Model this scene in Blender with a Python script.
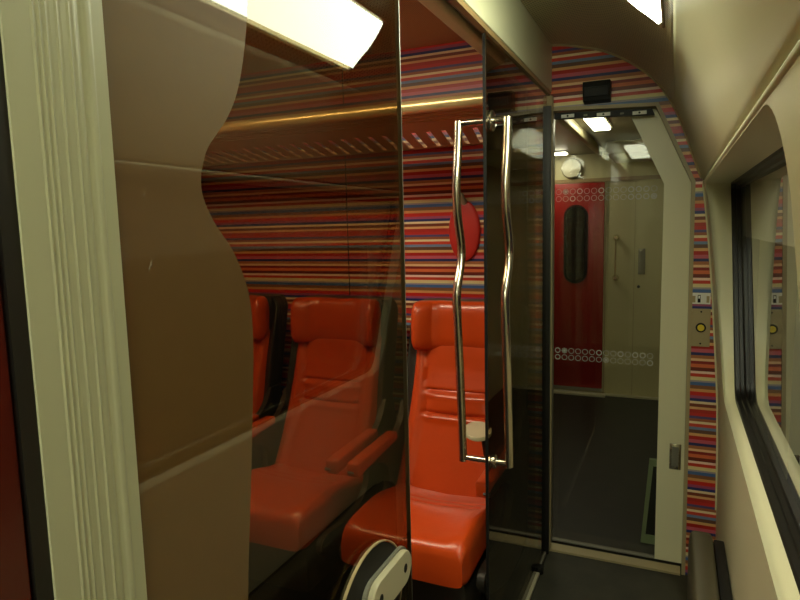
import bpy, bmesh, math, random
from mathutils import Vector, Matrix

for o in list(bpy.data.objects):
    bpy.data.objects.remove(o)
scene = bpy.context.scene
COL = scene.collection
PI = math.pi
random.seed(7)

# ------------------------------------------------------------------ camera
H = 1.45
yaw, pitch, roll, FPX = math.radians(24.1687), math.radians(6.6777), math.radians(-1.3507), 613.76
f = Vector((-math.sin(yaw) * math.cos(pitch), math.cos(yaw) * math.cos(pitch), -math.sin(pitch)))
s = Vector((math.cos(yaw), math.sin(yaw), 0))
u = s.cross(f)
s2 = s * math.cos(roll) + u * math.sin(roll)
u2 = s2.cross(f)
cam_d = bpy.data.cameras.new('camera')
cam_d.sensor_width = 36
cam_d.lens = FPX / 800 * 36
cam_d.clip_start = 0.02
cam = bpy.data.objects.new('camera', cam_d)
COL.objects.link(cam)
M = Matrix((s2, u2, -f)).transposed().to_4x4()
M.translation = Vector((0, 0, H))
cam.matrix_world = M
scene.camera = cam

# ------------------------------------------------------------------ world, exposure
w = bpy.data.worlds.new('night')
scene.world = w
w.use_nodes = True
w.node_tree.nodes['Background'].inputs[0].default_value = (0.02, 0.025, 0.035, 1)
w.node_tree.nodes['Background'].inputs[1].default_value = 0.25
scene.view_settings.view_transform = 'Standard'
scene.view_settings.look = 'None'
scene.view_settings.exposure = 0.62
try:
    scene.cycles.diffuse_bounces = 8
except Exception:
    pass
scene.view_settings.gamma = 1
scene.view_settings.use_curve_mapping = False
CORRIDOR_LAMP = 11.0
COMPARTMENT_LAMP = 15.5
VESTIBULE_LAMP = 11.0


# ------------------------------------------------------------------ materials
def srgb(r, g, b):
    def c(v):
        v /= 255
        return v / 12.92 if v <= 0.04045 else ((v + 0.055) / 1.055) ** 2.4
    return (c(r), c(g), c(b), 1)


def new_mat(name):
    m = bpy.data.materials.new(name)
    m.use_nodes = True
    nt = m.node_tree
    return m, nt, nt.nodes['Principled BSDF']


def plain(name, col, rough=0.5, metal=0.0, coat=0.0, bump=0.0, bscale=200.0, vary=0.0, vscale=6.0, spec=0.5, bdist=0.002):
    m, nt, p = new_mat(name)
    p.inputs['Base Color'].default_value = col
    p.inputs['Roughness'].default_value = rough
    p.inputs['Metallic'].default_value = metal
    p.inputs['Coat Weight'].default_value = coat
    p.inputs['Coat Roughness'].default_value = 0.15
    p.inputs['Specular IOR Level'].default_value = spec
    tc = nt.nodes.new('ShaderNodeTexCoord')
    if vary:
        n = nt.nodes.new('ShaderNodeTexNoise')
        n.inputs['Scale'].default_value = vscale
        n.inputs['Detail'].default_value = 5
        nt.links.new(tc.outputs['Object'], n.inputs['Vector'])
        mx = nt.nodes.new('ShaderNodeMix')
        mx.data_type = 'RGBA'
        mx.inputs[6].default_value = tuple(c * (1 - vary) for c in col[:3]) + (1,)
        mx.inputs[7].default_value = tuple(min(1, c * (1 + vary)) for c in col[:3]) + (1,)
        nt.links.new(n.outputs['Fac'], mx.inputs[0])
        nt.links.new(mx.outputs[2], p.inputs['Base Color'])
    if bump:
        n = nt.nodes.new('ShaderNodeTexNoise')
        n.inputs['Scale'].default_value = bscale
        n.inputs['Detail'].default_value = 4
        nt.links.new(tc.outputs['Object'], n.inputs['Vector'])
        b = nt.nodes.new('ShaderNodeBump')
        b.inputs['Strength'].default_value = bump
        b.inputs['Distance'].default_value = bdist
        nt.links.new(n.outputs['Fac'], b.inputs['Height'])
        nt.links.new(b.outputs['Normal'], p.inputs['Normal'])
    return m


def emis(name, col, strength, rim=False):
    m, nt, p = new_mat(name)
    e = nt.nodes.new('ShaderNodeEmission')
    e.inputs['Color'].default_value = col
    e.inputs['Strength'].default_value = strength
    nt.links.new(e.outputs[0], nt.nodes['Material Output'].inputs['Surface'])
    return m


def glass(name, tint, f0=0.04, rough=0.0, gloss=(1, 1, 1, 1)):
    """clear or smoked sheet glass: what passes is tinted, what reflects follows Schlick's curve"""
    m, nt, p = new_mat(name)
    nt.nodes.remove(p)
    tr = nt.nodes.new('ShaderNodeBsdfTransparent')
    tr.inputs['Color'].default_value = tint
    gl = nt.nodes.new('ShaderNodeBsdfGlossy')
    gl.inputs['Roughness'].default_value = rough
    gl.inputs['Color'].default_value = gloss
    lw = nt.nodes.new('ShaderNodeLayerWeight')
    lw.inputs['Blend'].default_value = 0.5
    pw = nt.nodes.new('ShaderNodeMath')
    pw.operation = 'POWER'
    pw.inputs[1].default_value = 5
    nt.links.new(lw.outputs['Facing'], pw.inputs[0])
    ma = nt.nodes.new('ShaderNodeMath')
    ma.operation = 'MULTIPLY_ADD'
    ma.inputs[1].default_value = 1 - f0
    ma.inputs[2].default_value = f0
    nt.links.new(pw.outputs[0], ma.inputs[0])
    mx = nt.nodes.new('ShaderNodeMixShader')
    nt.links.new(ma.outputs[0], mx.inputs[0])
    nt.links.new(tr.outputs[0], mx.inputs[1])
    nt.links.new(gl.outputs[0], mx.inputs[2])
    nt.links.new(mx.outputs[0], nt.nodes['Material Output'].inputs['Surface'])
    return m


STRIPES = [  # (height, colour) from bottom to top, printed laminate pattern
    (8, (178, 50, 42)), (6, (220, 168, 116)), (8, (126, 62, 42)), (6, (232, 208, 170)), (7, (44, 52, 112)),
    (7, (160, 76, 112)), (9, (200, 44, 36)), (7, (212, 152, 96)), (9, (136, 90, 60)), (7, (70, 104, 160)),
    (5, (162, 150, 158)), (8, (222, 206, 154)), (8, (196, 60, 42)), (6, (240, 208, 190)), (9, (112, 44, 34)),
    (8, (214, 110, 68)), (7, (142, 40, 36)), (6, (232, 192, 148)), (8, (176, 110, 70)), (7, (44, 52, 104)),
    (8, (196, 92, 110)), (9, (178, 38, 32)), (7, (220, 168, 110)), (8, (108, 76, 60)), (7, (112, 136, 172)),
    (8, (206, 72, 52)), (6, (236, 216, 176)), (7, (160, 92, 60)), (6, (84, 76, 124)), (8, (194, 52, 46)),
]


def stripes(name, period=0.34, offset=0.0, bright=1.0, rough=0.32):
    m, nt, p = new_mat(name)
    tc = nt.nodes.new('ShaderNodeTexCoord')
    sx = nt.nodes.new('ShaderNodeSeparateXYZ')
    nt.links.new(tc.outputs['Object'], sx.inputs[0])
    a = nt.nodes.new('ShaderNodeMath'); a.operation = 'ADD'; a.inputs[1].default_value = offset
    nt.links.new(sx.outputs['Z'], a.inputs[0])
    d = nt.nodes.new('ShaderNodeMath'); d.operation = 'DIVIDE'; d.inputs[1].default_value = period
    nt.links.new(a.outputs[0], d.inputs[0])
    fr = nt.nodes.new('ShaderNodeMath'); fr.operation = 'FRACT'
    nt.links.new(d.outputs[0], fr.inputs[0])
    cr = nt.nodes.new('ShaderNodeValToRGB')
    cr.color_ramp.interpolation = 'CONSTANT'
    tot = sum(h for h, c in STRIPES)
    el = cr.color_ramp.elements
    while len(el) > 1:
        el.remove(el[-1])
    y = 0
    for i, (h, c) in enumerate(STRIPES):
        e = el[0] if i == 0 else el.new(y / tot)
        e.position = y / tot
        k = srgb(*c)
        e.color = tuple(v * bright for v in k[:3]) + (1,)
        y += h
    nt.links.new(fr.outputs[0], cr.inputs[0])
    nt.links.new(cr.outputs[0], p.inputs['Base Color'])
    p.inputs['Roughness'].default_value = rough
    return m


def perforated(name, col, pitch=0.017, dark=0.25):
    """sheet metal with rows of tiny punched holes"""
    m, nt, p = new_mat(name)
    tc = nt.nodes.new('ShaderNodeTexCoord')
    vm = nt.nodes.new('ShaderNodeVectorMath'); vm.operation = 'SCALE'
    vm.inputs['Scale'].default_value = 2 * PI / pitch
    nt.links.new(tc.outputs['UV'], vm.inputs[0])
    sx = nt.nodes.new('ShaderNodeSeparateXYZ')
    nt.links.new(vm.outputs[0], sx.inputs[0])
    res = []
    for ax in ('X', 'Y'):
        sn = nt.nodes.new('ShaderNodeMath'); sn.operation = 'SINE'
        nt.links.new(sx.outputs[ax], sn.inputs[0])
        res.append(sn)
    mu = nt.nodes.new('ShaderNodeMath'); mu.operation = 'MULTIPLY'
    nt.links.new(res[0].outputs[0], mu.inputs[0]); nt.links.new(res[1].outputs[0], mu.inputs[1])
    gt = nt.nodes.new('ShaderNodeMapRange')
    gt.inputs['From Min'].default_value = 0.25; gt.inputs['From Max'].default_value = 0.6
    nt.links.new(mu.outputs[0], gt.inputs['Value'])
    mx = nt.nodes.new('ShaderNodeMix'); mx.data_type = 'RGBA'
    mx.inputs[6].default_value = col
    mx.inputs[7].default_value = tuple(c * dark for c in col[:3]) + (1,)
    nt.links.new(gt.outputs[0], mx.inputs[0])
    nt.links.new(mx.outputs[2], p.inputs['Base Color'])
    p.inputs['Roughness'].default_value = 0.32
    return m


CREAM = (0.76, 0.74, 0.50, 1)
M_cream = plain('cream_laminate', CREAM, 0.38, bump=0.12, bscale=260, vary=0.04, vscale=3)
M_cove = plain('cove_plastic', (0.75, 0.73, 0.48, 1), 0.42, vary=0.05, vscale=2.5)
M_fascia = plain('fascia_paint', (0.80, 0.79, 0.53, 1), 0.35)
M_pillar = plain('ribbed_aluminium_paint', (0.38, 0.375, 0.25, 1), 0.36, vary=0.04, vscale=8)
M_ledge = plain('brown_ledge', (0.30, 0.20, 0.09, 1), 0.35)
M_grey_cream = plain('door_leaf_paint', (0.82, 0.78, 0.53, 1), 0.35, vary=0.05, vscale=3)
M_perf = perforated('perforated_ceiling_sheet', (0.85, 0.82, 0.54, 1))
M_perf_c = perforated('compartment_ceiling_sheet', (0.62, 0.36, 0.16, 1), 0.011, 0.5)
M_stripe = stripes('striped_laminate', 0.37, 0.05, 1.15)
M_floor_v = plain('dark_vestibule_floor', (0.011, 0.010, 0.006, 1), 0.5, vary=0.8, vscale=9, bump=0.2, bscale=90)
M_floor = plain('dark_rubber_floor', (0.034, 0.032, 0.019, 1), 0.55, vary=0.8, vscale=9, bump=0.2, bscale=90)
M_carpet = plain('dark_carpet', (0.012, 0.011, 0.009, 1), 0.9, bump=0.5, bscale=400)
M_black = plain('black_rubber', (0.008, 0.007, 0.006, 1), 0.38)
M_blackmet = plain('black_plastic', (0.008, 0.008, 0.008, 1), 0.5, spec=0.3)
M_steel = plain('brushed_steel', (0.66, 0.62, 0.50, 1), 0.22, metal=1)
M_alu = plain('aluminium_profile', (0.42, 0.42, 0.36, 1), 0.35, metal=0.85)
M_leather = plain('orange_red_leather', (0.62, 0.070, 0.008, 1), 0.33, coat=0.35, bump=0.35, bscale=14, vary=0.10, vscale=7, bdist=0.006)
M_shell = plain('charcoal_seat_shell', (0.024, 0.021, 0.016, 1), 0.42)
M_seam = plain('leather_piping', (0.50, 0.10, 0.035, 1), 0.3)
M_film = plain('brown_glass_film', (0.110, 0.057, 0.014, 1), 0.6, vary=0.05, vscale=40, coat=1.0, spec=0.2)
M_film.node_tree.nodes['Principled BSDF'].inputs['Coat IOR'].default_value = 1.6
M_film.node_tree.nodes['Principled BSDF'].inputs['Coat Roughness'].default_value = 0.02
M_reddark = plain('dark_red_lacquer', (0.07, 0.006, 0.002, 1), 0.25)
M_reddoor = plain('red_door_lacquer', (0.34, 0.016, 0.012, 1), 0.3)
M_lining = plain('vestibule_laminate', (0.58, 0.53, 0.30, 1), 0.4, vary=0.08, vscale=3)
M_white = plain('white_plastic', (0.85, 0.85, 0.80, 1), 0.4)
M_grey = plain('grey_plastic', (0.20, 0.19, 0.15, 1), 0.45)
M_plate = plain('beige_plate', (0.42, 0.34, 0.19, 1), 0.4)
M_palepl = plain('pale_beige_cap', (0.56, 0.52, 0.36, 1), 0.4)
M_yellow = plain('yellow_button', (0.80, 0.62, 0.03, 1), 0.35)
M_bench = plain('dark_grey_vinyl', (0.085, 0.075, 0.045, 1), 0.42, bump=0.15, bscale=180)
M_greenfr = plain('pale_green_frame', (0.22, 0.28, 0.18, 1), 0.35)
M_ovalred = plain('red_plastic', (0.60, 0.03, 0.02, 1), 0.4)
M_decal = plain('white_print', (0.62, 0.62, 0.56, 1), 0.6)
M_rackbar = plain('pale_gold_anodised', (0.80, 0.62, 0.30, 1), 0.3, metal=0.6)
M_rack = plain('rack_underside', (0.82, 0.52, 0.24, 1), 0.35)
M_lamp = emis('corridor_lamp_cover', (0.96, 1.0, 0.74, 1), CORRIDOR_LAMP)
M_lamp_c = emis('compartment_lamp_cover', (1.0, 0.86, 0.58, 1), COMPARTMENT_LAMP)
M_lamp_v = emis('vestibule_lamp_cover', (1.0, 0.96, 0.78, 1), VESTIBULE_LAMP)
G_fixed = glass('smoked_partition_glass', (0.60, 0.52, 0.38, 1), 0.055, gloss=(0.80, 0.80, 0.74, 1))
G_door = glass('smoked_door_glass', (0.78, 0.72, 0.60, 1), 0.04)
G_pocket = glass('dark_pocket_glass', (0.25, 0.23, 0.19, 1), 0.03)
G_end = glass('end_door_glass', (0.93, 0.93, 0.86, 1), 0.02)
G_window = glass('night_window_glass', (0.86, 0.88, 0.86, 1), 0.30)
M_blind = plain('pale_grey_blind', (0.80, 0.82, 0.76, 1), 0.7)


# ------------------------------------------------------------------ object helpers
def link(name, bm, mat, parent=None, smooth=False, angle=None):
    bmesh.ops.recalc_face_normals(bm, faces=bm.faces)
    me = bpy.data.meshes.new(name)
    bm.to_mesh(me)
    bm.free()
    me.materials.append(mat)
    if smooth:
        for p in me.polygons:
            p.use_smooth = True
        try:
            me.set_sharp_from_angle(angle=math.radians(angle or 40))
        except Exception:
            pass
    o = bpy.data.objects.new(name, me)
    COL.objects.link(o)
    if parent:
        o.parent = parent
    return o


def tag(o, label, cat, group=None):
    o['label'] = label
    o['category'] = cat
    if group:
        o['group'] = group
    return o


def struct(o):
    o['kind'] = 'structure'
    return o


def empty(name, loc=(0, 0, 0)):
    o = bpy.data.objects.new(name, None)
    o.empty_display_size = 0.05
    COL.objects.link(o)
    o.location = loc
    return o


def box(bm, lo, hi, bev=0.0, seg=2):
    r = bmesh.ops.create_cube(bm, size=1)
    vs = r['verts']
    for v in vs:
        v.co = Vector([lo[i] + (v.co[i] + 0.5) * (hi[i] - lo[i]) for i in range(3)])
    if bev:
        es = list({e for v in vs for e in v.link_edges})
        bmesh.ops.bevel(bm, geom=es, offset=bev, segments=seg, affect='EDGES', profile=0.5)


def bx(name, lo, hi, mat, parent=None, bev=0.0, seg=2, smooth=False):
    bm = bmesh.new()
    box(bm, lo, hi, bev, seg)
    return link(name, bm, mat, parent, smooth or bev > 0)


def loops(bm, rings, close_loop=True, cap=True):
    rv = [[bm.verts.new(p) for p in r] for r in rings]
    n = len(rv[0])
    for a, b in zip(rv, rv[1:]):
        for i in range(n if close_loop else n - 1):
            j = (i + 1) % n
            bm.faces.new((a[i], a[j], b[j], b[i]))
    if cap and close_loop:
        bm.faces.new(rv[0][::-1])
        bm.faces.new(rv[-1])
    return rv


def prism(bm, pts, axis, a, b):
    """extrude a 2D outline along an axis (0 x, 1 y, 2 z) from a to b"""
    def P(p, t):
        c = list(p)
        c.insert(axis, t)
        return c
    va = [bm.verts.new(P(p, a)) for p in pts]
    vb = [bm.verts.new(P(p, b)) for p in pts]
    n = len(pts)
    f1 = bm.faces.new(va)
    f2 = bm.faces.new(vb[::-1])
    for i in range(n):
        j = (i + 1) % n
        bm.faces.new((va[j], va[i], vb[i], vb[j]))
    f1.normal_update(); f2.normal_update()
    bmesh.ops.triangulate(bm, faces=[f1, f2])


def tube(bm, pts, r, seg=14, cap=True):
    pts = [Vector(p) for p in pts]
    rings = []
    up = None
    for i, p in enumerate(pts):
        t = (pts[min(i + 1, len(pts) - 1)] - pts[max(i - 1, 0)]).normalized()
        if up is None:
            up = Vector((0, 0, 1)) if abs(t.z) < 0.9 else Vector((1, 0, 0))
        a = t.cross(up).normalized()
        b = a.cross(t).normalized()
        up = b
        rr = r[i] if isinstance(r, (list, tuple)) else r
        rings.append([p + a * math.cos(2 * PI * k / seg) * rr + b * math.sin(2 * PI * k / seg) * rr for k in range(seg)])
    loops(bm, rings, True, cap)


def smoothpath(pts, n=8):
    """Catmull-Rom through pts"""
    P = [Vector(p) for p in pts]
    P = [P[0] * 2 - P[1]] + P + [P[-1] * 2 - P[-2]]
    out = []
    for i in range(1, len(P) - 2):
        for k in range(n):
            t = k / n
            a, b, c, d = P[i - 1], P[i], P[i + 1], P[i + 2]
            out.append(0.5 * ((2 * b) + (c - a) * t + (2 * a - 5 * b + 4 * c - d) * t * t + (3 * b - a - 3 * c + d) * t ** 3))
    out.append(P[-2])
    return out


def interp(tab, x):
    if x <= tab[0][0]:
        return tab[0][1]
    for (a, va), (b, vb) in zip(tab, tab[1:]):
        if x <= b:
            t = (x - a) / (b - a)
            return va + (vb - va) * t
    return tab[-1][1]


def sm(t):
    t = max(0, min(1, t))
    return t * t * (3 - 2 * t)


# ================================================================== STRUCTURE
YE = 2.65            # the striped end wall
GX = -0.48           # glass partition plane
YB = -2.2            # behind the viewer
ARCH = [(-0.487, 2.178), (-0.43, 2.172), (-0.369, 2.157), (-0.292, 2.135), (-0.216, 2.098), (-0.142, 2.047), (-0.087, 1.996), (-0.039, 1.931),
        (0.005, 1.844), (0.043, 1.74), (0.069, 1.663), (0.088, 1.613)]
WX = [(0.0, 0.182), (0.28, 0.180), (0.55, 0.176), (0.74, 0.170), (0.92, 0.158), (1.18, 0.138), (1.35, 0.122), (1.48, 0.108), (1.60, 0.093)]


def wx(z):
    return interp(WX, z)


# floor (corridor, vestibule) and compartment carpet
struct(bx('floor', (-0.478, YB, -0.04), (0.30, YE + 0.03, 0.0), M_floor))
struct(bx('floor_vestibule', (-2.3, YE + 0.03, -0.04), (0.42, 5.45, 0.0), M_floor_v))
struct(bx('floor_compartment', (-2.42, YB, -0.04), (-0.478, YE + 0.03, 0.0), M_carpet))

# corridor ceiling: perforated part up to the lamp line, smooth cove beyond
def arch_pts(n=6):
    pts = smoothpath([(x, 0, z) for x, z in ARCH], n)
    return [(p.x, p.z) for p in pts]


AP = arch_pts()


def arch_z(x):
    return interp(sorted(AP), x)


def cove_sheet(name, pts, y0, y1, mat, th=0.012, ny=2):
    bm = bmesh.new()
    uvl = bm.loops.layers.uv.new('UVMap')
    L = [0]
    for a, b in zip(pts, pts[1:]):
        L.append(L[-1] + math.hypot(b[0] - a[0], b[1] - a[1]))
    ys = [y0 + (y1 - y0) * i / (ny - 1) for i in range(ny)]
    V = [[bm.verts.new((x, y, z)) for x, z in pts] for y in ys]
    for j in range(ny - 1):
        for i in range(len(pts) - 1):
            fc = bm.faces.new((V[j][i], V[j][i + 1], V[j + 1][i + 1], V[j + 1][i]))
            for lp, (ii, jj) in zip(fc.loops, ((i, j), (i + 1, j), (i + 1, j + 1), (i, j + 1))):
                lp[uvl].uv = (L[ii], ys[jj])
    o = link(name, bm, mat, None, True, 60)
    so = o.modifiers.new('thick', 'SOLIDIFY')
    so.thickness = th
    so.offset = 1.0
    return o


pts_perf = [p for p in AP if p[0] <= -0.02]
pts_cove = [p for p in AP if p[0] >= -0.03]
pts_perf.append(pts_cove[1])
struct(cove_sheet('ceiling', [(-0.50, 2.178)] + pts_perf, YB, YE, M_perf))
cove = pts_cove[1:] + [(0.094, 1.607), (0.112, 1.604)]
struct(cove_sheet('ceiling_cove', cove, YB, YE, M_cove))
bm = bmesh.new()
box(bm, (0.100, YB, 1.592), (0.150, YE, 1.618))
struct(link('trim_1', bm, M_black))

# beading along the arch where the ceiling meets the end wall
bm = bmesh.new()
tube(bm, [(x, YE - 0.006, z) for x, z in AP], 0.0065, 8)
struct(link('trim_2', bm, M_plate, None, True))

# end wall with the doorway cut out
outline = [(-0.487, 1.925), (-0.075, 1.905), (0.062, 1.60), (0.070, 0.0), (0.22, 0.0)]
outline += [(wx(z), z) for z in (0.28, 0.55, 0.74, 0.92, 1.18, 1.35, 1.48, 1.60)]
outline += [(x, z) for x, z in reversed(AP)]
bm = bmesh.new()
prism(bm, outline, 1, YE, YE + 0.03)
struct(link('wall_end', bm, M_stripe))
# vestibule side lining around the doorway
outline2 = [(-0.487, 1.93), (-0.075, 1.91), (0.062, 1.60), (0.070, 0.0), (0.42, 0.0), (0.42, 2.3), (-0.487, 2.3)]
bm = bmesh.new()
prism(bm, outline2, 1, YE + 0.031, YE + 0.05)
struct(link('wall_end_lining', bm, M_cream))
# compartment back wall
struct(bx('wall_compartment_end', (-2.42, YE, 0.0), (-0.500, YE + 0.03, 2.27), M_stripe))
bm = bmesh.new()
box(bm, (-1.462, YE - 0.0015, 0.0), (-1.458, YE + 0.001, 2.2))
struct(link('trim_3', bm, M_black))
struct(bx('baseboard_compartment', (-2.3, YE - 0.012, 0.0), (-0.53, YE, 0.055), M_grey, bev=0.003))
struct(bx('wall_left', (-2.42, YB, 0.0), (-2.40, YE, 2.27), M_stripe))
struct(bx('ceiling_compartment', (-2.42, YB, 2.25), (-0.52, YE, 2.27), M_perf_c))
struct(bx('wall_back', (-2.42, YB - 0.03, 0.0), (0.30, YB, 2.27), M_cream))
# give the compartment ceiling UVs
for nm in ('ceiling_compartment',):
    me = bpy.data.objects[nm].data
    uv = me.uv_layers.new(name='UVMap')
    for lp in me.loops:
        c = me.vertices[lp.vertex_index].co
        uv.data[lp.index].uv = (c.x, c.y)


# ---- right wall with its window recess
def rloop(yn, yf, z0, z1, r, n=10, shear=0.0, mid=14):
    """rounded rectangle in (y,z), fixed vertex count"""
    out = []
    cs = [((yf - r[0], z0 + r[0]), r[0], -PI / 2), ((yf - r[1], z1 - r[1]), r[1], 0), ((yn + r[2], z1 - r[2]), r[2], PI / 2), ((yn + r[3], z0 + r[3]), r[3], PI)]
    for i, (c, rr, a0) in enumerate(cs):
        for k in range(n + 1):
            a = a0 + PI / 2 * k / n
            out.append((c[0] + rr * math.cos(a), c[1] + rr * math.sin(a)))
        nxt, r2, a2 = cs[(i + 1) % 4]
        e = (nxt[0] + r2 * math.cos(a2), nxt[1] + r2 * math.sin(a2))
        st = out[-1]
        for k in range(1, mid):
            out.append((st[0] + (e[0] - st[0]) * k / mid, st[1] + (e[1] - st[1]) * k / mid))
    return [(y + shear * (z - 0.85) * sm((y - yn) / (yf - yn)), z) for y, z in out]


def xs(z):           # depth of the window seal's face
    return 0.180 + (1.59 - z) * 0.0205


REC = rloop(0.755, 2.26, 0.857, 1.588, (0.07, 0.03, 0.13, 0.10), shear=0.30)
REC_IN = rloop(0.770, 2.275, 0.853, 1.584, (0.07, 0.03, 0.12, 0.10), shear=0.30)
SEAL = rloop(0.83, 2.25, 0.862, 1.585, (0.05, 0.02, 0.08, 0.08), shear=0.41)
GLS = rloop(0.85, 2.235, 0.880, 1.562, (0.04, 0.015, 0.06, 0.06), shear=0.41)
Z0, Z1 = 0.0, 1.597
OUT = []
cy, cz = 1.5, 1.22
for (y, z) in REC:   # project the recess outline outward onto the panel's border
    dy, dz = y - cy, z - cz
    ts = []
    if dy > 0: ts.append((YE - cy) / dy)
    if dy < 0: ts.append((YB - cy) / dy)
    if dz > 0: ts.append((Z1 - cz) / dz)
    if dz < 0: ts.append((Z0 - cz) / dz)
    t = min(ts)
    OUT.append([cy + dy * t, cz + dz * t])
for corner in ((YE, Z0), (YE, Z1), (YB, Z1), (YB, Z0)):
    k = min(range(len(OUT)), key=lambda i: (OUT[i][0] - corner[0]) ** 2 + (OUT[i][1] - corner[1]) ** 2)
    OUT[k] = list(corner)
bm = bmesh.new()
rings = []
NS = 14
for j in range(NS + 1):
    t = 1 - (1 - j / NS) ** 1.5
    rr = []
    for (yo, zo), (yi, zi) in zip(OUT, REC):
        y, z = yo + (yi - yo) * t, zo + (zi - zo) * t
        rr.append((wx(z), y, z))
    rings.append(rr)
for q, (a, b) in enumerate([(0.15, 0.004), (0.5, 0.012)]):
    rings.append([(wx(z) + b * 0.6, y + (y2 - y) * a * 2, z + (z2 - z) * a) for (y, z), (y2, z2) in zip(REC, REC_IN)])
for t in (0.12, 0.5, 1.0):
    rr = []
    for (ya, za), (yb, zb) in zip(REC_IN, SEAL):
        y, z = ya + (yb - ya) * t, za + (zb - za) * t
        xa, xb = wx(za) + 0.012, xs(zb)
        rr.append((xa + (xb - xa) * t, y, z))
    rings.append(rr)
loops(bm, rings, True, False)
wall_r = struct(link('wall_right', bm, M_cream, None, True, 50))
# rolled lip along the panel's top edge and the pale bead beside the end wall
bm = bmesh.new()
tube(bm, [(0.096, YB, 1.596), (0.096, YE - 0.002, 1.596)], 0.006, 10)
struct(link('trim_4', bm, M_cream, None, True))
bm = bmesh.new()
tube(bm, [(wx(z) - 0.001, YE - 0.006, z) for z in [0.30 + 1.29 * i / 24 for i in range(25)]], 0.0045, 8)
struct(link('trim_5', bm, M_fascia, None, True))

# window: seal, pane
win = struct(empty('window_1', (0.21, 1.6, 0.85)))
wp = Vector(win.location)


def rel(pts, o):
    return [tuple(Vector(p) - o) for p in pts]


bm = bmesh.new()
step = [(0.0, 0.0), (0.004, 0.25), (0.016, 0.3), (0.018, 0.6), (0.028, 0.65), (0.032, 1.0)]
rings = []
for dx, t in step:
    rings.append(rel([(xs(z) + dx - 0.001, ya + (yb - ya) * t, za + (zb - za) * t) for (ya, za), (yb, zb), z in zip(SEAL, GLS, [q[1] for q in SEAL])], wp))
loops(bm, rings, True, False)
sl = link('window_seal', bm, M_black, win, True, 30)
bm = bmesh.new()
vs = [bm.verts.new(p) for p in rel([(xs(z) + 0.0300, y, z) for y, z in rloop(0.84, 2.245, 0.870, 1.575, (0.04, 0.02, 0.06, 0.06), shear=0.41)], wp)]
bm.faces.new(vs)
link('pane', bm, G_window, win)
# blind behind the pane
bm = bmesh.new()
zt, zb = 1.59, 1.400
prism(bm, [(xs(zt) + 0.036, zt), (xs(zb) + 0.036, zb), (xs(zb) + 0.0375, zb), (xs(zt) + 0.0375, zt)], 1, 0.82, 2.52)
box(bm, (xs(zb) + 0.034, 0.82, zb - 0.006), (xs(zb) + 0.040, 2.52, zb + 0.004))
bl = link('window_blind', bm, M_blind)
tag(bl, 'pale grey roller blind pulled a little way down behind the corridor window pane', 'blind')
# outer skin of the carriage round the window (dark)
bm = bmesh.new()
box(bm, (0.262, YB, 0.0), (0.28, YE, 0.78))
box(bm, (0.262, YB, 1.63), (0.28, YE, 2.3))
box(bm, (0.262, YB, 0.78), (0.28, 0.78, 1.63))
box(bm, (0.262, 2.56, 0.78), (0.28, YE, 1.63))
struct(link('wall_right_outer', bm, M_black))

# ---- header above the glass partition
struct(bx('wall_partition_header', (GX - 0.018, YB, 1.994), (GX, YE - 0.001, 2.20), M_fascia, bev=0.002))
hb = struct(bx('trim_6', (GX - 0.020, YB, 1.978), (GX - 0.003, YE - 0.001, 1.993), M_ledge))
struct(bx('trim_7', (-0.575, YB, 2.05), (GX - 0.019, YE - 0.002, 2.24), M_black))
bm = bmesh.new()
box(bm, (-0.632, YB, 2.035), (-0.585, YE - 0.35, 2.075), 0.012, 4)
struct(link('trim_8', bm, M_fascia, None, True))
struct(bx('wall_partition_fill', (-0.66, YB, 2.075), (-0.577, YE - 0.002, 2.25), M_black))

# ---- ribbed pillar
bm = bmesh.new()
yA, yB_ = 0.3225, 0.4165
prof = []
ribs = {0.27: 1, 0.33: 1, 0.39: 1, 0.50: 1, 0.62: 1}
NP = 200
for i in range(NP + 1):
    t = i / NP
    x = -0.470
    for c in ribs:
        d = (t - c) / 0.018
        if abs(d) < 1:
            x += 0.0011 * (1 - abs(d))
        d2 = (t - c - 0.03) / 0.02
        if abs(d2) < 1:
            x -= 0.0003 * (1 - abs(d2))
    x -= 0.0016 * math.exp(-((t - 0.735) / 0.028) ** 2)
    x += 0.0012 * math.exp(-((t - 0.82) / 0.035) ** 4)
    prof.append((x, yA + (yB_ - yA) * t))
prof = [(-0.482, yA), (-0.472, yA)] + prof[1:] + [(-0.482, yB_)]
prism(bm, prof, 2, 0.0, 1.977)
struct(link('wall_partition_pillar', bm, M_pillar))
struct(bx('trim_9', (-0.484, 0.308, 0.0), (-0.472, 0.3225, 1.977), M_black))
rp = struct(bx('door_1', (-0.497, YB, 0.01), (-0.474, 0.3055, 1.977), M_reddark, bev=0.002))

# ---- fixed smoked pane + brown film with its wavy edge
part = empty('glass_partition', (GX, 0.75, 0.0))
tag(part, 'fixed smoked glass panel with wavy brown film, beside the ribbed pillar', 'glass panel')
P0 = Vector(part.location)


def pbox(name, lo, hi, mat, par, p0, bev=0.0):
    bm = bmesh.new()
    box(bm, tuple(Vector(lo) - p0), tuple(Vector(hi) - p0), bev)
    return link(name, bm, mat, par, bev > 0)


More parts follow.
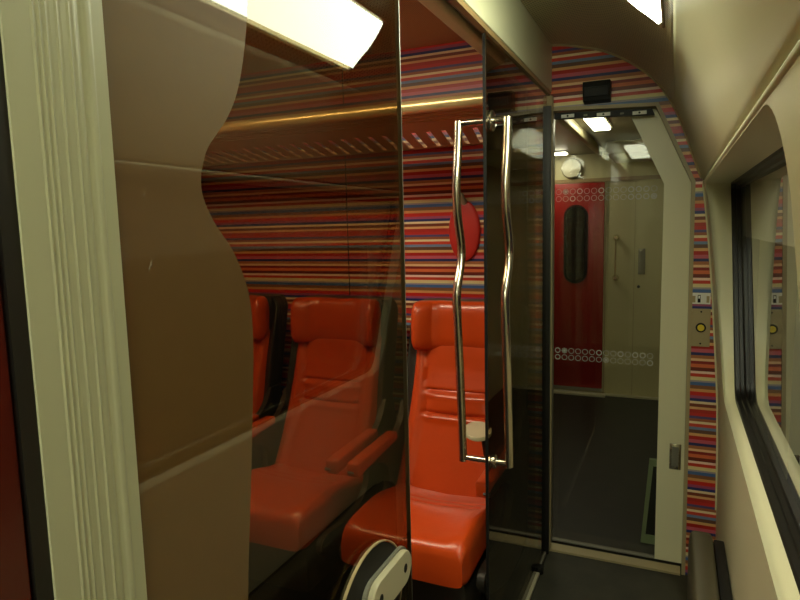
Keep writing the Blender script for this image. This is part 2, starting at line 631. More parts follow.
pbox('glass', (GX - 0.004, 0.4175, 0.008), (GX + 0.004, 1.086, 1.977), G_fixed, part, P0)
pbox('glass_edge', (GX - 0.004, 1.086, 0.008), (GX + 0.004, 1.0885, 1.977), M_alu, part, P0)
film = [(0.40, 0.008), (0.56, 0.008), (0.60, 0.30), (0.60, 0.62), (0.574, 0.84), (0.580, 0.99), (0.597, 1.13), (0.611, 1.25), (0.617, 1.32), (0.613, 1.375), (0.590, 1.425), (0.556, 1.465), (0.541, 1.50),
        (0.553, 1.54), (0.590, 1.58), (0.614, 1.62), (0.632, 1.68), (0.640, 1.74), (0.632, 1.82), (0.60, 1.92), (0.585, 1.975)]
fp = smoothpath([(y, z, 0) for y, z in film[1:]], 8)
pts = [(0.4175, 0.008)] + [(p.x - 0.007, min(p.y, 1.976)) for p in fp] + [(0.4175, 1.976)]
bm = bmesh.new()
prism(bm, [(y - P0.y, z) for y, z in pts], 0, 0.0045, 0.0055)
link('glass_film', bm, M_film, part)

# oval clamp plate on the glass with its round backing disc
cl = empty('clamp_plate', (GX, 0.948, 0.806))
tag(cl, 'pale oval clamp plate with two screws on the glass edge, low beside the door gap', 'fitting')


def stadium(L, r, n=12):
    out = []
    for k in range(n + 1):
        a = -PI / 2 + PI * k / n
        out.append((L / 2 - r + r * math.cos(a), r * math.sin(a)))
    for k in range(n + 1):
        a = PI / 2 + PI * k / n
        out.append((-L / 2 + r + r * math.cos(a), r * math.sin(a)))
    return out


def ell(ry, rz, n=40, cy=0, cz=0):
    return [(cy + ry * math.cos(2 * PI * k / n), cz + rz * math.sin(2 * PI * k / n)) for k in range(n)]


def ringx(bm, outer, inner, x0, x1):
    a = [bm.verts.new((x0, *p)) for p in outer]; b = [bm.verts.new((x1, *p)) for p in outer]
    c = [bm.verts.new((x1, *p)) for p in inner]; d = [bm.verts.new((x0, *p)) for p in inner]
    n = len(outer)
    for i in range(n):
        j = (i + 1) % n
        for p, q in ((a, b), (b, c), (c, d), (d, a)):
            bm.faces.new((p[i], p[j], q[j], q[i]))


bm = bmesh.new(); prism(bm, ell(0.125, 0.112, 48, -0.045, -0.028), 0, 0.0045, 0.009); link('backing_disc', bm, M_blackmet, cl, True, 30)
bm = bmesh.new(); ringx(bm, ell(0.129, 0.116, 48, -0.045, -0.028), ell(0.127, 0.114, 48, -0.045, -0.028), 0.0045, 0.0100); link('disc_rim', bm, M_plate, cl, True, 30)
bm = bmesh.new(); prism(bm, [(y + 0.004, z) for y, z in stadium(0.185, 0.036)], 0, 0.009, 0.016); link('neck', bm, M_grey, cl, True, 30)
bm = bmesh.new()
rings = []
for x, sc in ((0.016, 0.985), (0.0185, 1.0), (0.0255, 1.0), (0.028, 0.97)):
    rings.append([(x, y * sc + 0.004, z * sc) for y, z in stadium(0.170, 0.033)])
loops(bm, rings); link('cap', bm, M_palepl, cl, True, 30)
for yy in (-0.048, 0.058):
    bm = bmesh.new(); prism(bm, ell(0.0075, 0.0085, 16, yy, 0.0), 0, 0.028, 0.0286); sc_ = link('screw', bm, M_blackmet, cl, True, 30)
cl.location.x = GX - 0.001

# ---- sliding glass door with S handle
DX = -0.495
door = struct(empty('door_2', (DX, 2.15, 0.0)))
D0 = Vector(door.location)
pbox('glass', (DX - 0.004, 1.712, 0.012), (DX + 0.004, 2.60, 1.977), G_door, door, D0)
pbox('glass_edge', (DX - 0.004, 1.706, 0.012), (DX + 0.004, 1.712, 1.977), M_blackmet, door, D0)
pbox('edge_strip', (DX + 0.0042, 1.706, 1.72), (DX + 0.0056, 1.7095, 1.976), M_steel, door, D0)
pbox('end_profile', (DX - 0.010, 2.60, 0.0), (DX + 0.020, 2.618, 1.93), M_black, door, D0)
pocket = struct(bx('window_2', (-0.545, 1.885, 0.02), (-0.539, 2.62, 1.975), G_pocket))

HY = 1.765
wave = [(0.0, 0.0), (0.08, -0.010), (0.18, -0.027), (0.27, -0.020), (0.365, 0.012), (0.42, 0.004), (0.50, -0.034), (0.60, -0.030), (0.72, -0.018), (0.86, -0.006), (1.035, 0.006)]
for side, xb in (('in', -0.590), ('out', -0.443)):
    bm = bmesh.new()
    path = smoothpath([(xb - D0.x, HY + dy - D0.y, 1.756 - dz) for dz, dy in wave], 6)
    tube(bm, path, 0.0128, 16)
    link('handle_bar', bm, M_steel, door, True, 40)
for zc in (1.750, 0.730):
    bm = bmesh.new()
    yy = HY - D0.y + (0.006 if zc < 1 else 0)
    tube(bm, [(-0.590 - D0.x, yy, zc), (-0.443 - D0.x, yy, zc)], 0.0105, 12)
    link('handle_crossbar', bm, M_steel, door, True, 40)
    for sgn in (-1, 1):
        bm = bmesh.new()
        rings = []
        R_ = 0.030 if zc > 1 else 0.022
        for dx, rr in ((0.0045, R_), (0.009, R_), (0.012, R_ * 0.85), (0.013, 0.012)):
            rings.append([(sgn * dx, yy + rr * math.cos(2 * PI * k / 28), zc + rr * math.sin(2 * PI * k / 28)) for k in range(28)])
        loops(bm, rings); link('handle_rosette', bm, M_steel, door, True, 40)

# floor rail and stop
struct(bx('trim_10', (-0.492, YB, 0.0005), (-0.478, 2.42, 0.014), M_palepl, bev=0.003))
struct(bx('trim_11', (-0.500, 2.42, 0.0005), (-0.486, 2.64, 0.010), M_grey))
bm = bmesh.new()
tube(bm, [(-0.484, 2.44, 0.0005), (-0.484, 2.44, 0.030)], 0.018, 18)
st = link('door_stop', bm, M_black, None, True, 40)
tag(st, 'small round black rubber door stop on the floor at the end of the rail', 'door stop')

# post between the glass door and the end doorway
struct(bx('trim_12', (-0.498, 2.625, 0.0), (-0.472, 2.648, 1.975), M_plate, bev=0.004))

# ================================================================== end doorway
def strip(bm, pts, w, y0, y1):
    """frame strip following an (x,z) polyline, inside offset w"""
    P = [Vector((p[0], p[1])) for p in pts]
    off = []
    for i, p in enumerate(P):
        a = (P[i] - P[i - 1]).normalized() if i > 0 else (P[1] - P[0]).normalized()
        b = (P[i + 1] - P[i]).normalized() if i < len(P) - 1 else a
        na, nb = Vector((a.y, -a.x)), Vector((b.y, -b.x))
        n = (na + nb).normalized()
        off.append(p + n * (w / max(0.3, n.dot(nb))))
    poly = [tuple(p) for p in P] + [tuple(p) for p in reversed(off)]
    prism(bm, poly, 1, y0, y1)


FR = [(-0.487, 1.930), (-0.072, 1.910), (0.066, 1.603), (0.074, 0.0)]
bm = bmesh.new()
strip(bm, FR, 0.014, YE - 0.008, YE + 0.055)
struct(link('trim_13', bm, M_plate))
struct(bx('trim_14', (-0.487, YE - 0.02, 0.0005), (0.055, YE + 0.04, 0.010), M_plate))

# header mechanism: black strip with white clips
mech = empty('door_header_strip', (-0.27, YE + 0.02, 1.886))
tag(mech, 'black strip with pale clips along the top of the end doorway', 'door mechanism')
Q = Vector(mech.location)
bm = bmesh.new()
prism(bm, [(-0.47 - Q.x, 1.884 - Q.z), (-0.085 - Q.x, 1.866 - Q.z), (-0.095 - Q.x, 1.890 - Q.z), (-0.47 - Q.x, 1.908 - Q.z)], 1, -0.020, 0.008)
link('rail', bm, M_blackmet, mech)
for xc in (-0.415, -0.275, -0.140):
    zc = 1.894 - (xc + 0.47) * 0.047
    bm = bmesh.new(); box(bm, (xc - 0.026 - Q.x, -0.025, zc - 0.008 - Q.z), (xc + 0.026 - Q.x, -0.0205, zc + 0.006 - Q.z), 0.001)
    c_ = link('clip', bm, M_white, mech)
    bm = bmesh.new(); tube(bm, [(xc - Q.x, -0.0252, zc - 0.001 - Q.z), (xc - Q.x, -0.0272, zc - 0.001 - Q.z)], 0.004, 10); link('clip_button', bm, M_blackmet, c_, True)
for xc in (-0.345, -0.205):
    zc = 1.894 - (xc + 0.47) * 0.047
    bm = bmesh.new(); box(bm, (xc - 0.007 - Q.x, -0.024, zc - 0.004 - Q.z), (xc + 0.007 - Q.x, -0.0205, zc + 0.003 - Q.z)); link('contact', bm, M_grey, mech)

# sliding end door: cream leaf frame + pane + printed circles
d3 = struct(empty('door_3', (-0.2, YE + 0.09, 0.0)))
E0 = Vector(d3.location)
yl0, yl1 = YE + 0.060 - E0.y, YE + 0.095 - E0.y
kn = 1.02   # slightly deeper than the wall
outer = [(-0.072, 1.895), (0.075, 1.60), (0.085, 0.01), (-0.045, 0.01)]
inner = [(-0.045, 0.01), (-0.046, 1.602), (-0.192, 1.895)]
bm = bmesh.new()
prism(bm, [(x - E0.x, z) for x, z in [(-0.192, 1.91), (-0.046, 1.602), (-0.045, 0.012), (0.068, 0.012), (0.064, 1.60), (-0.075, 1.91)]], 1, yl0, yl1)
link('leaf_frame', bm, M_grey_cream, d3)
bm = bmesh.new()
prism(bm, [(x - E0.x, z) for x, z in [(-0.500, 0.012), (-0.045, 0.012), (-0.046, 1.602), (-0.192, 1.91), (-0.500, 1.91)]], 1, yl0 + 0.014, yl0 + 0.020)
link('glass', bm, G_end, d3)
bm = bmesh.new(); box(bm, (-0.500 - E0.x, yl0 + 0.006, 0.0061), (-0.046 - E0.x, yl0 + 0.030, 0.014), 0.002); link('bottom_rail', bm, M_grey, d3)
bm = bmesh.new(); box(bm, (-0.500 - E0.x, yl0 + 0.004, 0.0), (-0.482 - E0.x, yl0 + 0.030, 1.91)); link('left_stile', bm, M_alu, d3)
ph = bmesh.new()
zc, xc = 0.478, 0.024
box(ph, (xc - 0.022 - E0.x, yl0 - 0.004, zc - 0.055), (xc + 0.022 - E0.x, yl0 - 0.0005, zc + 0.055), 0.0015)
hp = link('pull_recess', ph, M_steel, d3, True)
bm = bmesh.new(); box(bm, (xc - 0.013 - E0.x, yl0 - 0.0055, zc - 0.042), (xc + 0.013 - E0.x, yl0 - 0.0042, zc + 0.042)); link('recess_cup', bm, M_grey, hp)
# printed circles: every ring is one mark on the glass
random.seed(3)
nring = 0
for z0, nrow, ncol, xstart in ((1.588, 2, 15, -0.462), (0.897, 2, 15, -0.462)):
    for r in range(nrow):
        for c in range(ncol):
            cx_ = xstart + c * 0.0292 - E0.x
            if cx_ + E0.x > -0.062:
                continue
            cz_ = z0 - r * 0.0300 - c * 0.0002
            bm = bmesh.new()
            thick = random.choice((0.0018, 0.0018, 0.0018, 0.0034))
            n = 20
            R1, R2 = 0.0120, 0.0120 - thick
            yy = yl0 + 0.0132
            a = [bm.verts.new((cx_ + R1 * math.cos(2 * PI * k / n), yy, cz_ + R1 * math.sin(2 * PI * k / n))) for k in range(n)]
            b = [bm.verts.new((cx_ + R2 * math.cos(2 * PI * k / n), yy, cz_ + R2 * math.sin(2 * PI * k / n))) for k in range(n)]
            for k in range(n):
                bm.faces.new((a[k], a[(k + 1) % n], b[(k + 1) % n], b[k]))
            if (r, c) in ((0, 1), (1, 13), (1, 7)) and (r, c) != (1, 7 if z0 > 1 else 13):
                for q in range(4):
                    an = q * PI / 4
                    dx, dz = math.cos(an), math.sin(an)
                    v = [bm.verts.new((cx_ + sx_ * dx * R1 - sy_ * dz * 0.0014, yy, cz_ + sx_ * dz * R1 + sy_ * dx * 0.0014)) for sx_, sy_ in ((-1, -1), (1, -1), (1, 1), (-1, 1))]
                    bm.faces.new(v)
            link('printed_ring', bm, M_decal, d3)

# ================================================================== vestibule beyond
YV = 5.35
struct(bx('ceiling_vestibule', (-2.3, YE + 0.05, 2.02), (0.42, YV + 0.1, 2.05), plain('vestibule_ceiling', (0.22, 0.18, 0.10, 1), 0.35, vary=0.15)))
struct(bx('wall_vestibule_far', (-2.3, YV, 0.0), (0.42, YV + 0.03, 2.16), M_lining))
struct(bx('wall_vestibule_left', (-2.33, YE + 0.03, 0.0), (-2.3, YV, 2.16), M_lining))
struct(bx('wall_vestibule_right', (0.40, YE + 0.05, 0.0), (0.42, YV, 2.16), M_lining))
struct(bx('trim_15', (-0.56, YE + 0.3, 1.965), (-0.52, 5.0, 2.0195), M_lining, bev=0.01))
struct(bx('trim_16', (-0.46, 4.62, 1.93), (0.40, YV - 0.001, 2.0195), M_lining, bev=0.01))
struct(bx('trim_17', (-2.3, YV - 0.02, 1.79), (0.40, YV, 1.82), M_ledge))
d4 = struct(empty('door_4', (-0.75, YV - 0.012, 0.0)))
V0 = Vector(d4.location)
bm = bmesh.new(); box(bm, (-0.96 - V0.x, -0.010, 0.055), (-0.535 - V0.x, 0.010, 1.785), 0.004); link('door_panel', bm, M_reddoor, d4, True)
bm = bmesh.new()
prism(bm, [(x - 0.762 - V0.x, z + 1.28) for x, z in [(q[1], q[0]) for q in stadium(0.66, 0.098)]], 1, -0.018, -0.0105)
wn = link('door_window_seal', bm, M_black, d4, True, 30)
bm = bmesh.new()
prism(bm, [(x - 0.762 - V0.x, z + 1.28) for x, z in [(q[1], q[0]) for q in stadium(0.62, 0.080)]], 1, -0.021, -0.0182)
link('door_window', bm, plain('dark_door_window', (0.012, 0.013, 0.012, 1), 0.06), wn, True, 30)
bm = bmesh.new(); box(bm, (-0.96 - V0.x, -0.014, 0.03), (-0.535 - V0.x, 0.004, 0.055)); link('door_sill', bm, M_alu, d4)
struct(bx('trim_18', (-1.1, YV - 0.10, 0.0005), (-0.50, YV - 0.025, 0.022), M_palepl, bev=0.004))
struct(bx('trim_19', (-0.50, YV - 0.035, 0.0005), (0.40, YV - 0.001, 0.016), M_palepl))
struct(bx('trim_20', (-0.530, YV - 0.012, 0.0), (-0.518, YV, 1.79), M_plate))
struct(bx('trim_21', (-0.300, YV - 0.004, 0.0), (-0.296, YV, 1.79), M_plate))

gh = empty('grab_handle', (-0.44, YV - 0.001, 0.97))
tag(gh, 'slim vertical steel grab rail on the cream wall right of the red door', 'grab rail')
bm = bmesh.new(); tube(bm, [(0, -0.05, 0.03), (0, -0.05, 0.36)], 0.007, 10); link('bar', bm, M_steel, gh, True)
for z in (0.03, 0.36):
    bm = bmesh.new(); tube(bm, [(0, 0, z), (0, -0.058, z)], [0.028, 0.014], 14); link('mount', bm, M_steel, gh, True)
ib = bx('intercom_panel', (-0.268, YV - 0.012, 1.03), (-0.216, YV - 0.001, 1.24), M_grey, bev=0.003)
tag(ib, 'small grey rectangular panel on the cream vestibule wall right of the grab rail', 'panel')
lk = bmesh.new(); tube(lk, [(-0.262, YV - 0.001, 0.93), (-0.262, YV - 0.008, 0.93)], 0.012, 14)
lk = link('lock_button', lk, M_black, None, True); tag(lk, 'small round black lock under the grey panel in the vestibule', 'lock')

# leaning frame near the doorway
fr = empty('framed_hatch', (-0.075, 2.86, 0.0))
tag(fr, 'small pale green frame around a dark panel, low inside the vestibule by the door leaf', 'frame')
F0 = Vector(fr.location)
o4 = [(-0.108, 0.004), (-0.010, 0.004), (0.0, 0.400), (-0.079, 0.400)]
i4 = [(-0.088, 0.045), (-0.030, 0.045), (-0.020, 0.370), (-0.062, 0.370)]
bm = bmesh.new()
a = [bm.verts.new((x - F0.x, -0.01, z)) for x, z in o4]; b = [bm.verts.new((x - F0.x, -0.01, z)) for x, z in i4]
c = [bm.verts.new((x - F0.x, 0.01, z)) for x, z in o4]; d = [bm.verts.new((x - F0.x, 0.01, z)) for x, z in i4]
for i in range(4):
    j = (i + 1) % 4
    for p, q in ((a, b), (b, d), (d, c), (c, a)):
        bm.faces.new((p[i], p[j], q[j], q[i]))
link('frame', bm, M_greenfr, fr)
bm = bmesh.new(); prism(bm, [(x - F0.x, z) for x, z in i4], 1, -0.003, 0.003); link('panel', bm, M_blackmet, fr)


# ================================================================== lamps
def cove_lamp(name, xa, xb, y0, y1, mat, label, n=10):
    root = empty(name, ((xa + xb) / 2, (y0 + y1) / 2, arch_z((xa + xb) / 2)))
    o0 = Vector(root.location)
    bm = bmesh.new()
    xsn = [xa + (xb - xa) * i / n for i in range(n + 1)]
    def pt(x, y, d):
        z = arch_z(x); e = 0.004
        tx = Vector((2 * e, 0, arch_z(x + e) - arch_z(x - e))).normalized()
        nn = Vector((tx.z, 0, -tx.x))
        if nn.z > 0: nn = -nn
        return Vector((x, y, z)) + nn * d - o0
    top = [pt(x, 0, 0.001) for x in xsn]
    bot = [pt(x, 0, 0.010 + 0.014 * math.sin(PI * i / n)) for i, x in enumerate(xsn)]
    loopp = top + bot[::-1]
    rings = [[Vector((p.x, yy - o0.y, p.z)) for p in loopp] for yy in (y0, y1)]
    loops(bm, rings)
    link('diffuser', bm, mat, root, True, 40)
    bm = bmesh.new()
    for x in (xa - 0.006, xb + 0.006):
        p = pt(x, 0, 0.003)
        tube(bm, [(p.x, y0 - 0.008 - o0.y, p.z), (p.x, y1 + 0.008 - o0.y, p.z)], 0.0035, 8)
    for yy in (y0 - 0.005, y1 + 0.005):
        tube(bm, [(lambda q: (q.x, yy - o0.y, q.z))(pt(xa + (xb - xa) * i / n, 0, 0.003)) for i in range(n + 1)], 0.003, 8)
    link('frame', bm, M_plate, root, True)
    tag(root, label, 'ceiling lamp')
    return root


cove_lamp('ceiling_lamp', -0.150, -0.043, 0.80, 1.700, M_lamp, 'long glowing white lamp in the corridor cove at top right')
cove_lamp('ceiling_lamp', -0.150, -0.043, -1.85, -0.15, M_lamp, 'added fill lamp, unseen, in the corridor cove behind the viewer')  # unseen lamp, added to raise the light along the corridor


def flat_lamp(lo, hi, mat, label):
    root = empty('ceiling_lamp', ((lo[0] + hi[0]) / 2, (lo[1] + hi[1]) / 2, hi[2]))
    o0 = Vector(root.location)
    pbox('diffuser', lo, (hi[0], hi[1], hi[2] - 0.004), mat, root, o0, 0.004)
    pbox('frame', (lo[0] - 0.012, lo[1] - 0.012, hi[2] - 0.010), (hi[0] + 0.012, hi[1] + 0.012, hi[2] - 0.0005), M_palepl, root, o0, 0.002)
    tag(root, label, 'ceiling lamp')
    return root


flat_lamp((-0.460, 3.40, 1.998), (-0.366, 3.91, 2.020), M_lamp_v, 'bright square-looking lamp on the vestibule ceiling nearest the doorway')
flat_lamp((-1.20, 5.00, 2.000), (-0.80, 5.12, 2.020), M_lamp_v, 'bright thin lamp at the left of the vestibule ceiling near the red door')
flat_lamp((-0.44, -1.6, 2.12), (-0.20, -0.5, 2.15), M_lamp, 'added wide fill lamp, unseen, under the corridor ceiling behind the viewer')  # unseen lamp, added to brighten surfaces ahead of the viewer
flat_lamp((-2.0, 1.20, 2.225), (-0.78, 1.40, 2.25), M_lamp_c, 'long warm lamp across the compartment ceiling above the seats')

# pale round reflection, built as a solid disc on the vestibule wall
bm = bmesh.new()
tube(bm, [(-0.80, 5.30, 1.91), (-0.80, 5.345, 1.91)], [0.075, 0.085], 24)
rf = link('round_reflection', bm, M_palepl, None, True, 40)
tag(rf, 'pale round disc standing in for a reflection above the red door', 'fitting')

# ================================================================== compartment: luggage rack
rack = empty('luggage_rack', (-1.45, YE, 1.80))
tag(rack, 'wall luggage rack with gold front bar and slanted slots above the seats', 'luggage rack')
K = Vector(rack.location)
XL, XR = -2.38, -0.56
ZF, ZW, YF = 1.868, 1.800, 2.06


def rz(y):
    return ZF + (ZW - ZF) * (y - YF) / (YE - YF)


bm = bmesh.new()
tube(bm, [(XL - K.x, YF - K.y, ZF + 0.004 - K.z), (XR - K.x, YF - K.y, ZF + 0.004 - K.z)], 0.023, 16)
link('front_bar', bm, M_rackbar, rack, True)
bm = bmesh.new()   # ribbed part behind the front bar
pr = []
yy0, yy1 = YF + 0.015, 2.365
NN = 160
for i in range(NN + 1):
    y = yy0 + (yy1 - yy0) * i / NN
    tt = (y - yy0) / 0.15
    pr.append((y - K.y, rz(y) - K.z + (-0.010 if (tt < 1 and (tt * 5) % 1 < 0.55) else 0)))
pr += [(yy1 - K.y, rz(yy1) + 0.014 - K.z), (yy0 - K.y, rz(yy0) + 0.014 - K.z)]
prism(bm, pr, 0, XL - K.x, XR - K.x)
link('ribbed_shelf', bm, M_rack, rack)
# slotted strip: slanted slats with gaps
ns = 0
pitch_ = 0.0655
bm = bmesh.new()
box(bm, (XL - K.x, 2.60 - K.y, rz(2.6) - K.z - 0.002), (XR - K.x, -0.001, rz(2.6) + 0.012 - K.z))
link('back_rail', bm, M_rack, rack)
x = XR + 0.02
while x > XL - 0.05:
    bm = bmesh.new()
    q0, q1 = 2.36, 2.605
    wdt = pitch_ * 0.66
    sh = -0.04
    lo = rz(q0) - K.z; hi = rz(q1) - K.z
    v = []
    for (xx, yy_, zz) in ((x - wdt, q0, lo), (x, q0, lo), (x + sh, q1, hi), (x - wdt + sh, q1, hi)):
        xx = min(XR, max(XL, xx))
        v.append((xx - K.x, yy_ - K.y, zz))
    if v[1][0] - v[0][0] > 0.01 and v[2][0] - v[3][0] > 0.01:
        b0 = [bm.verts.new(p) for p in v]
        b1 = [bm.verts.new((p[0], p[1], p[2] + 0.005)) for p in v]
        bm.faces.new(b0); bm.faces.new(b1[::-1])
        for i in range(4):
            j = (i + 1) % 4
            bm.faces.new((b0[i], b0[j], b1[j], b1[i]))
        link('slat', bm, M_rack, rack)
    else:
        bm.free()
    x -= pitch_

# red oval fitting on the wall
ro = empty('coat_hook', (-0.862, YE, 1.43))
tag(ro, 'red oval coat hook plate on the striped wall above the rightmost seat', 'coat hook')
bm = bmesh.new()
rings = []
for dy, sc in ((0.0, 1.0), (-0.008, 1.0), (-0.012, 0.96), (-0.014, 0.80), (-0.015, 0.4)):
    rings.append([(x * sc, dy, z * sc) for x, z in ell(0.073, 0.135, 36)])
loops(bm, rings); link('plate', bm, M_ovalred, ro, True, 60)
bm = bmesh.new(); tube(bm, [(0, 0, 0.125), (0, -0.03, 0.14), (0, -0.045, 0.165)], [0.016, 0.013, 0.007], 14); link('hook', bm, M_palepl, ro, True)


# ================================================================== seats
def backrest_bm():
    """leather backrest: stitched centre panel between bolsters, closed all round"""
    bm = bmesh.new()
    NV, NU = 96, 72
    rings = []
    for j in range(NV + 1):
        v = j / NV
        # rounded ends
        e = min(1, min(v, 1 - v) / 0.045)
        edge = math.sqrt(max(0.0, 1 - (1 - e) ** 2)) * 0.75 + 0.25 if e < 1 else 1
        z = 0.40 + v * 0.60
        yc = 2.14 + 0.235 * v + 0.02 * math.sin(v * PI)
        hw = (0.232 - 0.022 * v - 0.006 * math.sin(v * PI)) * (0.94 + 0.06 * edge)
        th = 0.058 * edge
        ring = []
        for i in range(NU):
            a = 2 * PI * i / NU
            ca, sa = math.cos(a), math.sin(a)
            ex = 0.34
            x = hw * math.copysign(abs(ca) ** ex, ca)
            y = th * math.copysign(abs(sa) ** 0.8, sa)
            if sa < 0:
                q = abs(x) / hw
                inner_hw = 0.66 + 0.10 * sm((v - 0.55) / 0.4) - 0.03 * v
                # bolsters stand proud of the centre panel
                y -= 0.020 * sm((q - inner_hw) / 0.16) * (1 - sm((q - 0.93) / 0.07)) * edge
                # vertical seam
                y += 0.010 * math.exp(-((q - inner_hw) / 0.022) ** 2) * edge
                if q < inner_hw:
                    for vs_ in (0.52, 0.66):
                        d = (v - vs_ - 0.010 * (q ** 2))
                        y += 0.013 * math.exp(-(d / 0.010) ** 2)
                        y -= 0.007 * math.exp(-((d + 0.028) / 0.022) ** 2)
                    y -= 0.014 * math.exp(-((v - 0.59) / 0.06) ** 2) * (1 - (q / inner_hw) ** 2)
                    y += 0.008 * math.exp(-((v - 0.80) / 0.10) ** 2) * (1 - (q / inner_hw) ** 2)
            ring.append((x, yc + y - 1.95, z))
        rings.append(ring)
    loops(bm, rings)
    return bm


def cushion_bm():
    """seat cushion swept from front to back"""
    bm = bmesh.new()
    NV, NU = 80, 72
    rings = []
    for j in range(NV + 1):
        v = j / NV
        y = 1.650 + v * 0.55
        top = 0.484 + 0.010 * math.sin(min(1, v * 1.4) * PI) - 0.045 * sm((v - 0.35) / 0.65)
        bot = 0.350 + 0.02 * sm(v / 0.7)
        if v < 0.07:
            k = 1 - v / 0.07
            top -= 0.034 * (1 - math.sqrt(max(0, 1 - k * k)))
            bot += 0.012 * k
        hw = 0.216 - 0.008 * (1 - sm(v / 0.10))
        zc, hh = (top + bot) / 2, (top - bot) / 2
        ring = []
        for i in range(NU):
            a = 2 * PI * i / NU
            ca, sa = math.cos(a), math.sin(a)
            x = hw * math.copysign(abs(ca) ** 0.16, ca)
            z = zc + hh * math.copysign(abs(sa) ** 0.30, sa)
            if sa > 0:
                q = abs(x) / hw
                iw = 0.60
                z += 0.012 * sm((q - iw) / 0.18) * (1 - sm((q - 0.90) / 0.10)) * sm(v / 0.12)
                z -= 0.007 * math.exp(-((q - iw) / 0.025) ** 2) * sm((v - 0.04) / 0.1)
                for vs_ in (0.52, 0.62):
                    z -= 0.006 * math.exp(-((v - vs_ + 0.03 * q * q) / 0.012) ** 2) * (1 if q < 0.85 else 0)
                z -= 0.006 * (1 - q * q) * sm(v / 0.2)
            ring.append((x, y - 1.95, z))
        rings.append(ring)
    loops(bm, rings)
    return bm


def headrest_bm():
    bm = bmesh.new()
    NV, NU = 72, 40
    rings = []
    for j in range(NV + 1):
        t = -1 + 2 * j / NV
        q = abs(t)
        x = 0.212 * t
        cap = math.sqrt(max(0.0, 1 - max(0, (q - 0.86) / 0.14) ** 2)) * 0.93 + 0.07
        fwd = 0.045 * sm((q - 0.40) / 0.55)
        hz = (0.098 - 0.012 * (1 - q ** 2) * 0 + 0.004 * q) * (0.55 + 0.45 * cap)
        hy = (0.040 + 0.016 * sm((q - 0.5) / 0.35)) * cap
        groove = 0.004 * math.exp(-((q - 0.60) / 0.022) ** 2)
        ring = []
        for i in range(NU):
            a = 2 * PI * i / NU
            ca, sa = math.cos(a), math.sin(a)
            y = hy * math.copysign(abs(ca) ** 0.75, ca)
            z = hz * math.copysign(abs(sa) ** 0.62, sa)
            if ca < 0:
                y += groove
            yc = 2.345 - fwd + 0.06 * z
            ring.append((x, yc + y - 1.95, 1.052 + z))
        rings.append(ring)
    loops(bm, rings)
    return bm


def shell_bm():
    bm = bmesh.new()
    rings = []
    NV = 30
    for j in range(NV + 1):
        v = j / NV
        z = 0.30 + v * 0.845
        yc = 2.205 + 0.265 * v * 0.86
        hw = 0.252 - 0.010 * v
        if v > 0.93:
            hw -= 0.03 * ((v - 0.93) / 0.07) ** 2
        th = 0.045 + 0.015 * math.sin(v * PI)
        ring = []
        for i in range(40):
            a = 2 * PI * i / 40
            ca, sa = math.cos(a), math.sin(a)
            x = hw * math.copysign(abs(ca) ** 0.3, ca)
            y = th * math.copysign(abs(sa) ** 0.5, sa)
            if sa < 0 and abs(ca) > 0.55:      # side wings wrap forward
                y -= 0.035 * sm((abs(ca) - 0.55) / 0.4)
            ring.append((x, yc + y - 1.95, z))
        rings.append(ring)
    loops(bm, rings)
    return bm


def side_panel_bm(sx_):
    prof = [(2.33, 0.74), (2.36, 0.60), (2.33, 0.40), (2.27, 0.22), (2.05, 0.20), (1.86, 0.25), (1.74, 0.31), (1.715, 0.36), (1.76, 0.385), (1.90, 0.375),
            (2.02, 0.40), (2.08, 0.46), (2.06, 0.54), (1.96, 0.585), (1.84, 0.592), (1.80, 0.600), (1.82, 0.618), (2.10, 0.625), (2.20, 0.66), (2.26, 0.74)]
    pp = smoothpath([(y - 1.95, z, 0) for y, z in prof], 4)
    bm = bmesh.new()
    x0, x1 = (0.232, 0.256) if sx_ > 0 else (-0.256, -0.232)
    prism(bm, [(p.x, p.y) for p in pp], 0, x0, x1)
    return bm


def make_seat(label):
    r = empty('train_seat', (0, 1.95, 0))
    tag(r, label, 'seat', 'red leather seats in a row')
    link('seat_shell', shell_bm(), M_shell, r, True, 50)
    link('backrest', backrest_bm(), M_leather, r, True, 60)
    link('headrest', headrest_bm(), M_leather, r, True, 60)
    link('seat_cushion', cushion_bm(), M_leather, r, True, 60)
    for sx_ in (-1, 1):
        link('side_panel', side_panel_bm(sx_), M_shell, r, True, 35)
        bm = bmesh.new()
        xa = 0.203 if sx_ > 0 else -0.262
        box(bm, (xa, 1.795 - 1.95, 0.622), (xa + 0.050, 2.13 - 1.95, 0.656), 0.010, 3)
        for v in bm.verts:
            if v.co.y < -0.10:
                v.co.z -= 0.012
                if v.co.z < 0.63: v.co.z -= 0.018
        link('armrest', bm, M_leather, r, True, 50)
    bm = bmesh.new()
    box(bm, (-0.205, 1.70 - 1.95, 0.17), (0.205, 2.24 - 1.95, 0.349), 0.03)
    box(bm, (-0.10, 1.95 - 1.95, 0.0), (0.10, 2.20 - 1.95, 0.21), 0.01)
    link('seat_base', bm, M_shell, r, True)
    return r


def copy_thing(o, loc, label, parent=None):
    c = o.copy()
    COL.objects.link(c)
    if parent is None:
        c.location = loc
        c['label'] = label
    else:
        c.parent = parent
    for ch in list(o.children):
        d = copy_thing(ch, None, None, c)
        if ch.name == 'armrest.001':
            d.location.x = 0.030
    return c


seat = make_seat('rightmost red leather train seat, its left half seen clearly through the open door gap')
seat.location.x = -0.765
copy_thing(seat, (-1.345, 1.95, 0), 'middle red leather train seat, whole, seen through the smoked glass panel')
copy_thing(seat, (-1.925, 1.95, 0), 'leftmost red leather train seat, mostly hidden by the brown wavy film')

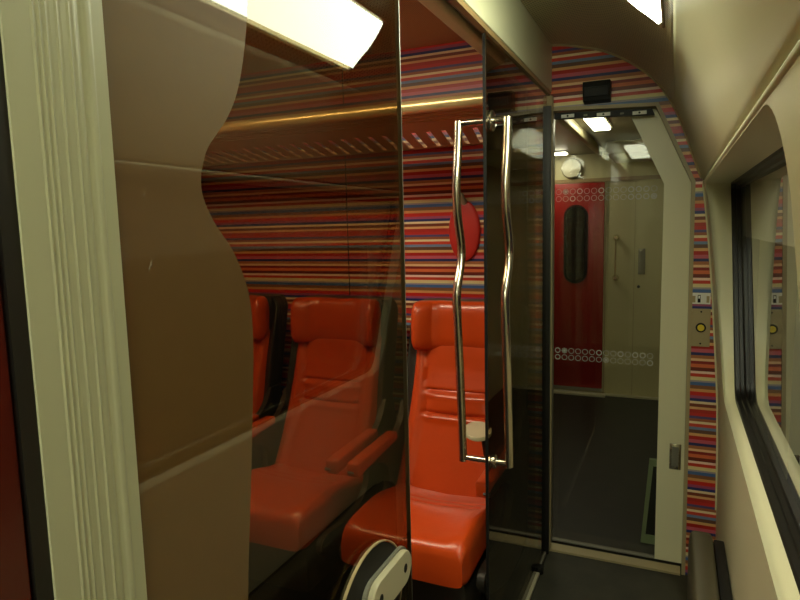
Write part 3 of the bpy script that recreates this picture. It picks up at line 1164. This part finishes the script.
# little oval tray on the right seat's outer arm
bm = bmesh.new()
rings = []
for z, sc in ((0.775, 0.93), (0.778, 1.0), (0.786, 1.0), (0.789, 0.97)):
    rings.append([(0.190 + x * sc * math.cos(0.3) - y * sc * math.sin(0.3), -0.07 + x * sc * math.sin(0.3) + y * sc * math.cos(0.3), z) for x, y in ell(0.046, 0.085, 36)])
loops(bm, rings); tt = link('side_tray', bm, M_palepl, seat, True, 40)
tt['label'] = 'small pale oval tray'
bm = bmesh.new(); tube(bm, [(0.215, -0.03, 0.64), (0.205, -0.06, 0.775)], 0.010, 12); link('tray_stalk', bm, M_black, tt, True)

# ================================================================== corridor fittings
# motion sensor box above the doorway
sb = empty('door_sensor', (-0.298, YE, 1.928))
tag(sb, 'black box sensor on the striped wall above the end doorway', 'sensor')
bm = bmesh.new()
prism(bm, [(-0.0005, 0.0), (-0.045, 0.004), (-0.062, 0.055), (-0.058, 0.078), (-0.0005, 0.080)], 0, -0.052, 0.052)
bmesh.ops.bevel(bm, geom=list(bm.edges), offset=0.002, segments=1, affect='EDGES')
link('housing', bm, M_blackmet, sb)
bm = bmesh.new(); box(bm, (-0.044, -0.0628, 0.020), (0.044, -0.056, 0.050)); link('lens', bm, plain('sensor_lens', (0.006, 0.006, 0.007, 1), 0.6), sb)
# (the struct wall tilts nowhere: the box sits flat on it)

# pictogram sign
sg = empty('pictogram_sign', (0.098, YE, 1.128))
tag(sg, 'small white pictogram sign on the striped strip above the yellow button', 'sign')
bm = bmesh.new(); box(bm, (-0.034, -0.003, 0.0), (0.034, -0.0005, 0.044)); link('plate', bm, M_white, sg)
for xa, wdt, col in ((-0.031, 0.012, M_plate), (0.020, 0.010, M_plate)):
    bm = bmesh.new(); box(bm, (xa, -0.0036, 0.006), (xa + wdt, -0.0031, 0.032)); link('pictogram_block', bm, col, sg)
bm = bmesh.new(); box(bm, (-0.011, -0.0038, 0.006), (-0.001, -0.0031, 0.036)); pg_ = link('pictogram', bm, M_blackmet, sg)
bm = bmesh.new(); box(bm, (-0.009, -0.0044, 0.022), (-0.003, -0.0039, 0.033)); link('pictogram_figure', bm, M_white, pg_)

# push button plate
pb = empty('push_button_panel', (0.103, YE, 0.960))
tag(pb, 'beige plate with round yellow push button in a black ring on the striped strip', 'push button')
bm = bmesh.new(); box(bm, (-0.034, -0.005, 0.0), (0.031, -0.0005, 0.150), 0.001); link('plate', bm, M_plate, pb)
bm = bmesh.new(); tube(bm, [(-0.002, -0.005, 0.076), (-0.002, -0.012, 0.076)], 0.0185, 24); rg = link('ring', bm, M_blackmet, pb, True, 40)
bm = bmesh.new(); tube(bm, [(-0.002, -0.0121, 0.076), (-0.002, -0.015, 0.076)], 0.0125, 24); link('button', bm, M_yellow, rg, True, 40)
for z in (0.012, 0.138):
    bm = bmesh.new(); tube(bm, [(-0.002, -0.005, z), (-0.002, -0.0062, z)], 0.0035, 10); link('screw', bm, M_blackmet, pb, True, 40)

# folded wall bench along the right wall
bn = empty('fold_down_seat', (0.11, 1.7, 0.0))
tag(bn, 'dark grey padded folding seat, folded up low against the right wall', 'folding seat')
B0 = Vector(bn.location)
bm = bmesh.new()
NV = 40
rings = []
for j in range(NV + 1):
    v = j / NV
    y = 1.25 + v * 0.965
    e = min(1, min(v, 1 - v) / 0.035)
    ed = math.sqrt(max(0, 1 - (1 - e) ** 2)) * 0.85 + 0.15 if e < 1 else 1
    ring = []
    for i in range(32):
        a = 2 * PI * i / 32
        ca, sa = math.cos(a), math.sin(a)
        ring.append((0.106 + 0.038 * (0.6 + 0.4 * ed) * math.copysign(abs(ca) ** 0.35, ca) - B0.x, y - B0.y, 0.235 + 0.180 * (0.9 + 0.1 * ed) * math.copysign(abs(sa) ** 0.25, sa)))
    rings.append(ring)
loops(bm, rings); link('pad', bm, M_bench, bn, True, 60)
bm = bmesh.new(); box(bm, (0.1445 - B0.x, 1.27 - B0.y, 0.0), (0.176 - B0.x, 2.21 - B0.y, 0.385), 0.004); link('backing', bm, M_blackmet, bn, True)
